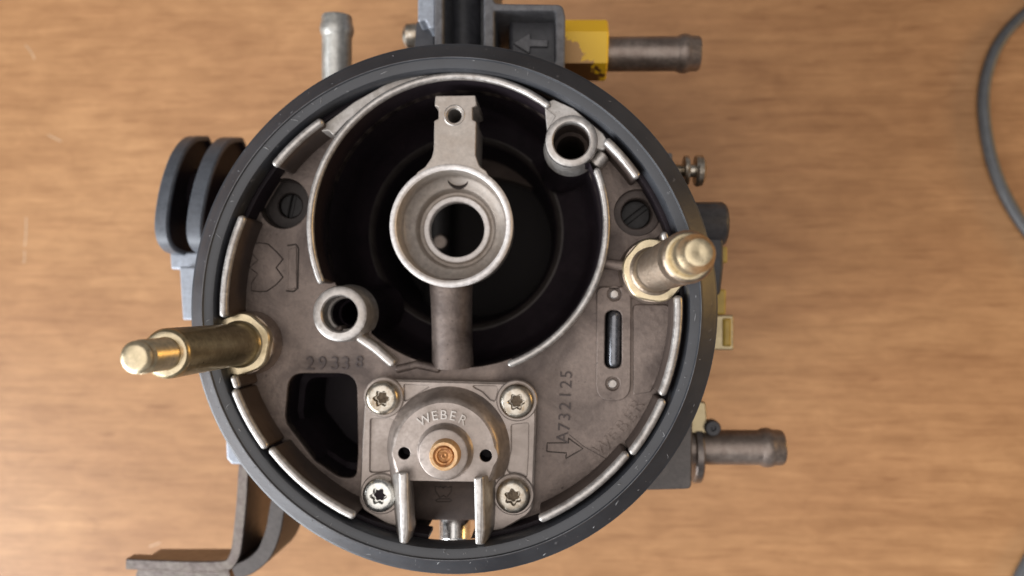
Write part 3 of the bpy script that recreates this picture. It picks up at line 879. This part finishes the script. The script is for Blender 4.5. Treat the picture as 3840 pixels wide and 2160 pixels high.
vv = []; ff = []
for y, z in rows:
    for x in (1528, 1590, 1660, 1730, 1790): vv.append(at(x, y, z))
for r_ in range(len(rows) - 1):
    for c_ in range(4): ff.append((r_ * 5 + c_, r_ * 5 + c_ + 1, (r_ + 1) * 5 + c_ + 1, (r_ + 1) * 5 + c_))
mesh("channel_floor", vv, ff, SHADED, cover, 60)
def px8(x, y): return (1450 + x / 2.898, 1600 + y / 2.898)
def zfloor(y):
    for (ya, za), (yb_, zb_) in zip(rows, rows[1:]):
        if ya <= y <= yb_: return za + (zb_ - za) * (y - ya) / max(yb_ - ya, 1e-6)
    return 86.0
g = Geo()
for loop in ([(530, 645), (570, 660), (590, 645), (615, 668), (640, 645), (665, 660), (705, 650), (700, 710), (650, 770), (615, 745), (580, 775), (530, 700)], [(535, 800), (560, 785), (690, 785), (705, 805), (690, 815), (545, 815)]):
    q = [px8(*p) for p in loop]; q.append(q[0]); line = []
    for (xa, ya), (xb, yb_) in zip(q, q[1:]):
        for k in range(3):
            x, y = xa + (xb - xa) * k / 3, ya + (yb_ - ya) * k / 3
            line.append(at(x, y, zfloor(y) + 0.03))
    line.append(line[0]); v, f = tube_geo(line, 0.15, 5); g.add(v, f)
g.build("small_emblem", GRIME, cover, 60)
# bright barrel seen through the opening
b0, b1 = at(1706, 1890, 76.2), at(1706, 2040, 80)
Lb = (b1 - b0).length; rbl = mmpx(60, 82)
lathe("steel_barrel", [(0.02, 0), (rbl - .3, 0), (rbl, 0.3), (rbl, Lb - 1.0), (rbl - .25, Lb - .7), (rbl - .35, Lb), (0.02, Lb)], b0, CHROME, body, d=(b1 - b0), n=48)

# torx screws
def torx_recess(r, n=72):
    return [(r * (0.86 + 0.14 * math.cos(6 * a))) for a in [2 * math.pi * i / n for i in range(n)]]
def make_torx(p, rh, zt, rot):
    """button head with a six-lobed socket, origin on its axis"""
    n = 72; rings_ = []
    tr = torx_recess(rh * 0.47, n)
    def ringf(rad, z): return [Vector((p.x + (rad[i] if isinstance(rad, list) else rad) * math.cos(2 * math.pi * i / n + rot), p.y + (rad[i] if isinstance(rad, list) else rad) * math.sin(2 * math.pi * i / n + rot), z)) for i in range(n)]
    rings_ = [ringf(rh * 1.0, zt - 2.6), ringf(rh * 1.0, zt - 1.2), ringf(rh * 0.96, zt - 0.7), ringf(rh * 0.86, zt - 0.28), ringf(rh * 0.7, zt - 0.05), ringf([t * 1.1 for t in tr], zt), ringf(tr, zt - 0.15), ringf([t * 0.98 for t in tr], zt - 1.5), ringf([t * 0.5 for t in tr], zt - 1.7)]
    v, f = loft_geo(rings_, True, True)
    return v, f
SOCK = metal("socket_dirt", (0.20, 0.15, 0.10), 0.6, 0.4, stain=(0.06, 0.04, 0.025), stain_amt=0.9, stain_scale=900, bump=0.1)
screws = [(1429, 1495, 65, 5), (1936, 1508, 68, 20), (1418, 1862, 61, 40), (1923, 1865, 65, 12)]
CLEAN = metal("clean_screw_steel", (0.66, 0.66, 0.62), 0.24, 0.95, bump=0.02)
first = None
ZS = ZC + 3.0
for i, (x, y, r, rot) in enumerate(screws):
    p = at(x, y, ZS)
    base = Vector((p.x, p.y, 0))
    v, f = make_torx(base, mmpx(65, ZS), ZS, 0)
    if first is None:
        first = mesh("torx_screw", v, f, STEEL, cover, 40)
        zmid = WORLD[first.name].z
    else:
        c = first.copy(); COL.objects.link(c); place(c, (p.x, p.y, zmid), cover); c.rotation_euler = (0, 0, R(rot * 3))
        if i == 2:
            c.material_slots[0].link = 'OBJECT'; c.material_slots[0].material = CLEAN
    pw = at(x, y, ZC)
    lathe("screw_seat", [(mmpx(78, ZC), ZC - 0.1), (mmpx(77, ZC), ZC + 0.35), (mmpx(73, ZC), ZC + 0.55), (mmpx(62, ZC), ZC + 0.5)], (p.x, p.y, 0), COVER, cover, n=48)
    lathe("socket_bottom", [(mmpx(29, ZS), ZS - 1.62), (0.02, ZS - 1.45)], (p.x, p.y, 0), SOOT_SHADE if i == 2 else SOCK, cover, n=18)

# ------------------------------------------------------------------ studs
def hex_loop(c, af, ph, rad, n=5):
    R_ = af / 2 / math.cos(math.pi / 6)
    return rounded([(c.x + R_ * math.cos(ph + k * math.pi / 3), c.y + R_ * math.sin(ph + k * math.pi / 3)) for k in range(6)], rad, n)

def stud(px, py, long, ph, mat_shaft, zs_end, z_tip, steps, lean=(0, 0)):
    zh = 96.0
    c = at(px, py, zh); c = Vector((c.x, c.y, 0))
    ld = Vector((lean[0], lean[1], 1)).normalized()
    cs = Vector((c.x, c.y, zh)) - ld * zh
    st = None
    # collar
    prof = [(8.0, ZF - 1), (7.9, ZF + 2.5), (7.7, zh - 2.6), (7.4, zh - 2.2), (0.05, zh - 2.1)]
    st = lathe("stud", prof, c, STUDC, body, n=56)
    hl = hex_loop(c, 14.3, ph, 4.8, 8)
    v, f = loft_geo([lift(hl, zh - 2.3), lift(hl, zh - 0.35), lift(shrink(hl, 0.3), zh - 0.05), lift(shrink(hl, 0.9), zh)], True, False)
    mesh("hex_collar", v, f, GOLD, st, 40)
    prof = [(5.9, zh - 0.1), (5.5, zh + 0.12), (5.15, zh + 0.5), (5.0, zh + 1.2)] + ([(5.0 - (0.20 if k % 2 else 0.0), zh + 5 + 0.36 * k) for k in range(int((zs_end - zh - 9) / 0.36))] if not long else []) + [(4.98, zs_end - 0.9), (4.8, zs_end - 0.35), (4.35, zs_end)]
    lathe("stud_shaft", prof, cs, mat_shaft, st, d=ld, n=56)
    g = Geo()
    v, f = lathe_geo(steps(zs_end, z_tip), axis_matrix(cs, ld), 48)
    g.add(v, f)
    g.build("stud_tip", GOLD, st, 40)
    return st
STUDC = metal("stud_collar", (0.50, 0.42, 0.36), 0.36, 0.9, stain=(0.30, 0.22, 0.17), stain_amt=0.6, stain_scale=200, bump=0.05)
def tipA(z0, z1):
    pr = [(4.4, z0 - 0.05), (4.2, z0 + 0.05), (3.3, z0 + 0.1), (3.2, z0 + 0.7)]
    z = z0 + 0.7
    while z < z1 - 2.4:
        pr += [(3.2, z), (3.05, z + 0.25), (3.2, z + 0.5)]; z += 0.5
    pr += [(3.2, z + 0.1), (2.75, z + 0.5), (2.7, z + 0.9), (3.05, z + 1.2), (3.05, z1 - 0.7), (2.5, z1 - 0.1), (2.1, z1 + 0.0), (1.2, z1 + 0.1), (0.02, z1 + 0.05)]
    return pr
def tipB(z0, z1):
    return [(4.4, z0 - 0.05), (4.1, z0 + 0.1), (3.6, z0 + 0.0), (3.5, z0 + 0.5), (3.55, z0 + 0.8), (3.55, z1 - 2.8), (3.35, z1 - 2.3), (2.65, z1 - 1.5), (2.6, z1 - 0.5), (2.4, z1 - 0.1), (2.0, z1), (1.2, z1 + 0.02), (0.02, z1 - 0.1)]
RAW = metal("brushed_stud_shaft", (0.37, 0.295, 0.225), 0.4, 0.9, stain=(0.30, 0.22, 0.16), stain_amt=0.6, stain_scale=250, grain=1400, bump=0.12)
stud(897, 1291, True, R(20), OLIVE, 129.5, 140.0, tipA)
stud(2457, 1013, False, R(50), RAW, 131.5, 139.5, tipB, (0.045, 0.026))

# ------------------------------------------------------------------ parts beside and under the ring
def hose_barb(p, d, L, r, mat, parent, bead_at=None):
    bl = bead_at or L - 5.5
    prof = [(r, 0), (r, bl - 0.8), (r * 1.03, bl - 0.4), (r * 1.12, bl + 0.6), (r * 1.14, bl + 1.6), (r * 1.1, bl + 2.6), (r * 1.03, bl + 3.4), (r * 1.02, L - 0.9), (r * 0.95, L - 0.2), (r * 0.8, L), (r * 0.68, L - 0.1), (r * 0.64, L - 6), (0.02, L - 6.1)]
    return lathe("hose_barb", prof, p, mat, parent, d=d, n=40)
# top left barb
zb = 62.0
p0, p1 = at(1262, 620, zb - 6), at(1264, 55, zb)
hose_barb(p0, (p1 - p0), (p1 - p0).length, mmpx(57, zb), TUBEL, body, bead_at=(p1 - p0).length - 5.6)
# upper right barb in its painted hexagon
zb = 58.0
p0, p1 = at(2050, 205, zb), at(2625, 201, zb)
hose_barb(p0, p1 - p0, (p1 - p0).length, mmpx(63, zb), TUBE, body, bead_at=(p1 - p0).length - 6.0)
h0, h1 = at(2112, 190, zb), at(2276, 190, zb)
Mx = axis_matrix(h0, h1 - h0)
Lh = (h1 - h0).length
def hexring(af, z, ph):
    R_ = af / 2 / math.cos(math.pi / 6)
    return [Mx @ Vector((R_ * math.cos(ph + k * math.pi / 3), R_ * math.sin(ph + k * math.pi / 3), z)) for k in range(6)]
ph = R(12)
v, f = loft_geo([hexring(13.9, 0, ph), hexring(14.5, 0.4, ph), hexring(14.5, Lh - 0.5, ph), hexring(13.6, Lh, ph)], True, True)
hexn = mesh("hex_fitting", v, f, PAINT, body, 20)
DARKB = metal("dark_block", (0.085, 0.076, 0.072), 0.5, 0.4, stain=(0.15, 0.13, 0.12), stain_amt=0.3, stain_scale=200, bump=0.06)
# lower right barb and its block
zb = 55.0
p0, p1 = at(2560, 1676, zb), at(2937, 1678, zb)
hose_barb(p0, p1 - p0, (p1 - p0).length, mmpx(63, zb), TUBE, body, bead_at=(p1 - p0).length - 6.2)
blk = rounded(ats([(2300, 1480), (2600, 1480), (2597, 1600), (2593, 1834), (2440, 1838), (2300, 1838)], 72), [1, 1, 0, 1.5, 1, 1])
plate("side_block", [blk], 30, 72, DARKB, body, bevel=0.4)
lathe("block_washer", [(0.02, 0), (8.6, 0), (9.0, 0.4), (9.0, 2.0), (8.6, 2.4), (0.02, 2.4)], at(2592, 1690, 52), STRAP, body, d=(1, 0, 0), n=40)
# small lever over that barb
lv = rounded(ats([(2500, 1470), (2632, 1500), (2640, 1612), (2500, 1612)], 52), 0.6)
plate("lever", [lv], 48, 58, OLIVE, body, bevel=0.4)
c = at(2664, 1598, 56)
lathe("lever_pivot", [(0.02, 0), (1.9, 0), (2.2, 0.5), (2.2, 3.5), (1.9, 4), (0.8, 4), (0.7, 3), (0.02, 2.9)], c, BLACKP, body, n=24)

# black motor housing at the right edge
zt = 76.0
mh = rounded(ats([(2330, 757), (2722, 757), (2724, 1000), (2712, 1108), (2330, 1108)], zt), [1, 2.0, 0, 1.6, 1])
mt = curve_mesh([mh], 40, zt - 3, 0.8)
finish("motor_housing", mt, BLACKP, body)
c0, c1 = at(2500, 842, 69), at(2721, 842, 69)
lathe("motor_cap", [(0.02, 0), (6.0, 0), (6.0, (c1 - c0).length - 1.2), (5.4, (c1 - c0).length - .3), (4.8, (c1 - c0).length), (0.02, (c1 - c0).length)], c0, BLACKP, body, d=c1 - c0, n=40)
yb = rounded(ats([(2460, 1085), (2724, 1085), (2722, 1179), (2460, 1179)], 60), 0.6)
plate("yellow_tab", [yb], 54, 60, YELLOW, body, bevel=0.5)
yb = rounded(ats([(2420, 1181), (2752, 1181), (2752, 1313), (2420, 1313)], 56), 0.6)
CL = plate("clip_frame", [yb], 46, 56, OLIVE, body, bevel=0.4)
yb = rounded(ats([(2712, 1194), (2744, 1194), (2744, 1300), (2712, 1300)], 57), 0.5)
plate("clip_insert", [yb], 50, 57, YELLOW, CL, bevel=0.6)
yb = rounded(ats([(2706, 925), (2728, 925), (2728, 985), (2706, 985)], 58), 0.4)
plate("yellow_tab", [yb], 54, 58, YELLOW, body, bevel=0.4)

# adjusting screw at the right
zs = 66.0
p0, p1 = at(2480, 640, zs), at(2645, 640, zs)
L = (p1 - p0).length
pr = [(0.02, 0), (1.7, 0)]
z = 0.4
while z < L - 6.2:
    pr += [(1.85, z), (1.5, z + 0.35), (1.85, z + 0.7)]; z += 0.7
pr += [(1.6, L - 6.0), (4.0, L - 5.8), (4.2, L - 5.2), (4.0, L - 4.6), (1.8, L - 4.2), (1.8, L - 3.0), (4.0, L - 2.8), (4.35, L - 2.2), (4.2, L - 0.9), (3.0, L - 0.2), (0.02, L)]
lathe("adjusting_screw", pr, p0, STEEL, body, d=p1 - p0, n=32)
q = rounded(ats([(2330, 580), (2522, 572), (2526, 700), (2330, 740)], 70), 0.6)
plate("screw_lug", [q], 58, 70, GREYP, body, bevel=0.5)

# sensor housing at the top, open plastic ribs
zt = 82.0
def px4(x, y): return (1450 + x / 3.68, y / 3.68)
outer = rounded(ats([(1629, -260), (1850, -260), (1852, 12), (2110, 16), (2120, 60), (2118, 330), (1629, 330)], zt), [1, 1, 1.2, 2, 0, 1, 1])
h1_ = rounded(ats([(1662, -230), (1813, -230), (1814, 300), (1661, 300)], zt), 0.8)
h2_ = rounded(ats([(1853, 40), (2083, 41), (2083, 232), (1853, 300)], zt), 0.8)
hs = plate("sensor_housing", [outer, h1_, h2_], 52, zt, GREYP, body, bevel=0.5)
v, f = loft_geo([lift(rounded(ats([(1655, -235), (1820, -235), (1820, 310), (1655, 310)], zt), 0.5), 52), lift(rounded(ats([(1655, -235), (1820, -235), (1820, 310), (1655, 310)], zt), 0.5), 62)], True, True)
mesh("channel_bottom", v, f, BLACKP, hs, 30)
c0, c1 = at(1738, -240, 60), at(1740, 300, 60)
v, f = tube_geo([c0, c1], 5.6, 32)
mesh("channel_barrel", v, f, BLACKP, hs, 60)
pnl = rounded(ats([(1908, 30), (2096, 30), (2096, 300), (1908, 300)], 74), 1.2)
pn = plate("arrow_panel", [pnl], 54, 74, BLACKP, hs, bevel=1.2)
arrow = [px4(*p) for p in [(1742, 595), (1985, 445), (1985, 540), (2225, 545), (2225, 645), (1980, 642), (1970, 740)]]
plate("arrow_mark", [rounded(ats(arrow, 74.8), 0.25, 3)], 73.8, 74.9, GREYP, hs, bevel=0.25)
lp = rounded(ats([(1566, -230), (1632, -230), (1632, 108), (1608, 105), (1596, 75), (1566, 85)], 76), 0.8)
plate("housing_flange", [lp], 60, 76, PALE, hs, bevel=0.5)
lp = rounded(ats([(1560, 80), (1632, 70), (1632, 200), (1552, 200)], 70), 0.8)
plate("housing_clip", [lp], 60, 70, BLACKP, hs, bevel=0.6)
p0, p1 = at(1600, 134, 64), at(1504, 138, 64)
lathe("housing_screw", [(0.02, 0), (2.5, 0), (2.5, 2.0), (3.4, 2.2), (3.6, 3.0), (3.5, 5.4), (2.6, 6.4), (0.02, 6.7)], p0, STEEL, hs, d=p1 - p0, n=32)

# throttle pulley at the left: two flanges on a horizontal axis
FL = metal("blue_grey_plastic", (0.095, 0.105, 0.122), 0.42, 0.0, stain=(0.145, 0.158, 0.18), stain_amt=0.5, stain_scale=160, bump=0.05)
ch = at(735, 740, 52)
ax = R(-8)
pul = lathe("throttle_pulley", [(0.02, -3), (8.5, -3), (8.5, 17), (6, 17.5), (6, 46), (0.02, 46)], ch, SOOT_SHADE, body, d=(math.cos(ax), math.sin(ax), 0), n=40)
CAM_OUT = [(16.2, 50), (14, 58.5), (9, 65.0), (2, 69.5), (-5, 72.0), (-11, 72.6), (-15, 70.5), (-17, 65), (-17.2, 52), (-12, 42), (0, 38), (10, 41)]
def flange(px, py, dx, t):
    """cam-shaped cheek of the pulley standing on edge"""
    a_, b_ = at(705 + px, 500 + py, 52), at(640 + dx, 948 + py, 60)
    sdir = Vector((a_.x - b_.x, a_.y - b_.y, 0)); L = sdir.length; sdir.normalize()
    nd = Vector((sdir.y, -sdir.x, 0))
    base = Vector(((a_.x + b_.x) / 2, (a_.y + b_.y) / 2, 0))
    loop = spline([(p[0] * L / 33.0, p[1], 0) for p in CAM_OUT + CAM_OUT[:1]], 5)[:-1]
    def ringat(off, ins):
        q = shrink(loop, ins)
        return [base + sdir * p.x + Vector((0, 0, p.y)) + nd * off for p in q]
    v, f = loft_geo([ringat(-t / 2, 0.4), ringat(-t / 2 + .4, 0), ringat(t / 2 - .4, 0), ringat(t / 2, 0.4), ringat(t / 2, 1.3)], False, True)
    mesh("pulley_flange", v, f, FL, pul, 40)
    v, f = loft_geo([ringat(t / 2 - 0.02, 1.28), ringat(t / 2 - 1.2, 1.6)], True, False)
    mesh("flange_face", v, f, SOOT_SHADE, pul, 40)  # pulley cheek near-black, its shade put into the colour
flange(46, 0, 46, 3.8)
flange(172, 5, 160, 4.4)
# pale casting lugs below the pulley
q = rounded(ats([(636, 945), (900, 945), (900, 1014), (640, 1010)], 62), 0.8)
plate("casting_lug", [q], 48, 62, PALE, body, bevel=0.6)
q = rounded(ats([(672, 1000), (960, 1000), (960, 1203), (684, 1200)], 66), 0.6)
plate("casting_lug", [q], 44, 66, PALE, body, bevel=0.5)
q = rounded(ats([(846, 1650), (1060, 1600), (1060, 1745), (868, 1742), (848, 1720)], 70), 0.8)
plate("casting_lug", [q], 50, 70, PALE, body, bevel=0.6)

# bent steel bracket at the lower left: strips standing on edge
def strip(path, z0, z1, w, mat, name="bracket"):
    pr = [(-w / 2, 0), (-w / 2, z1 - z0 - 0.25), (-w / 2 + 0.25, z1 - z0), (w / 2 - 0.25, z1 - z0), (w / 2, z1 - z0 - 0.25), (w / 2, 0)]
    v, f = sweep_geo([Vector((p.x, p.y, z0)) for p in path], pr)
    return v, f
zk = 64.0
g = Geo()
pth = spline([at(x, y, zk) for x, y in [(1010, 1560), (935, 1640), (918, 1700), (912, 1760), (905, 1880), (893, 2000), (884, 2066), (872, 2098), (858, 2118)]], 6)
v, f = strip(pth, zk - 25, zk, 3.0, STRAP); g.add(v, f)
pth = spline([at(x, y, zk) for x, y in [(866, 2108), (852, 2120), (815, 2125), (740, 2126), (600, 2122), (472, 2116)]], 6)
v, f = strip(pth, zk - 4.2, zk - 0.02, 3.0, STRAP); g.add(v, f)
br = g.build("bracket", STRAP, body, 40)
pth = spline([at(x, y, zk - 0.6) for x, y in [(1180, 1560), (1110, 1720), (1050, 1860), (1024, 1990), (990, 2075), (935, 2124), (875, 2146)]], 6)
v, f = strip(pth, zk - 20, zk - 0.6, 4.4, STRAP)
mesh("bracket_arm", v, f, DARKB, br, 40)  # darker than the bracket, shade put into the arm's colour
pth = [at(478, 2120, zk - 4.2), at(700, 2128, zk - 4.2), at(865, 2128, zk - 4.2)]
v, f = loft_geo([lift(rounded(ats([(545, 2092), (860, 2092), (880, 2200), (560, 2230), (520, 2150)], zk - 6), 1), zk - 14), lift(rounded(ats([(545, 2092), (860, 2092), (880, 2200), (560, 2230), (520, 2150)], zk - 6), 1), zk - 4.3)], True, True)
mesh("bracket_tab", v, f, STRAP, br, 30)
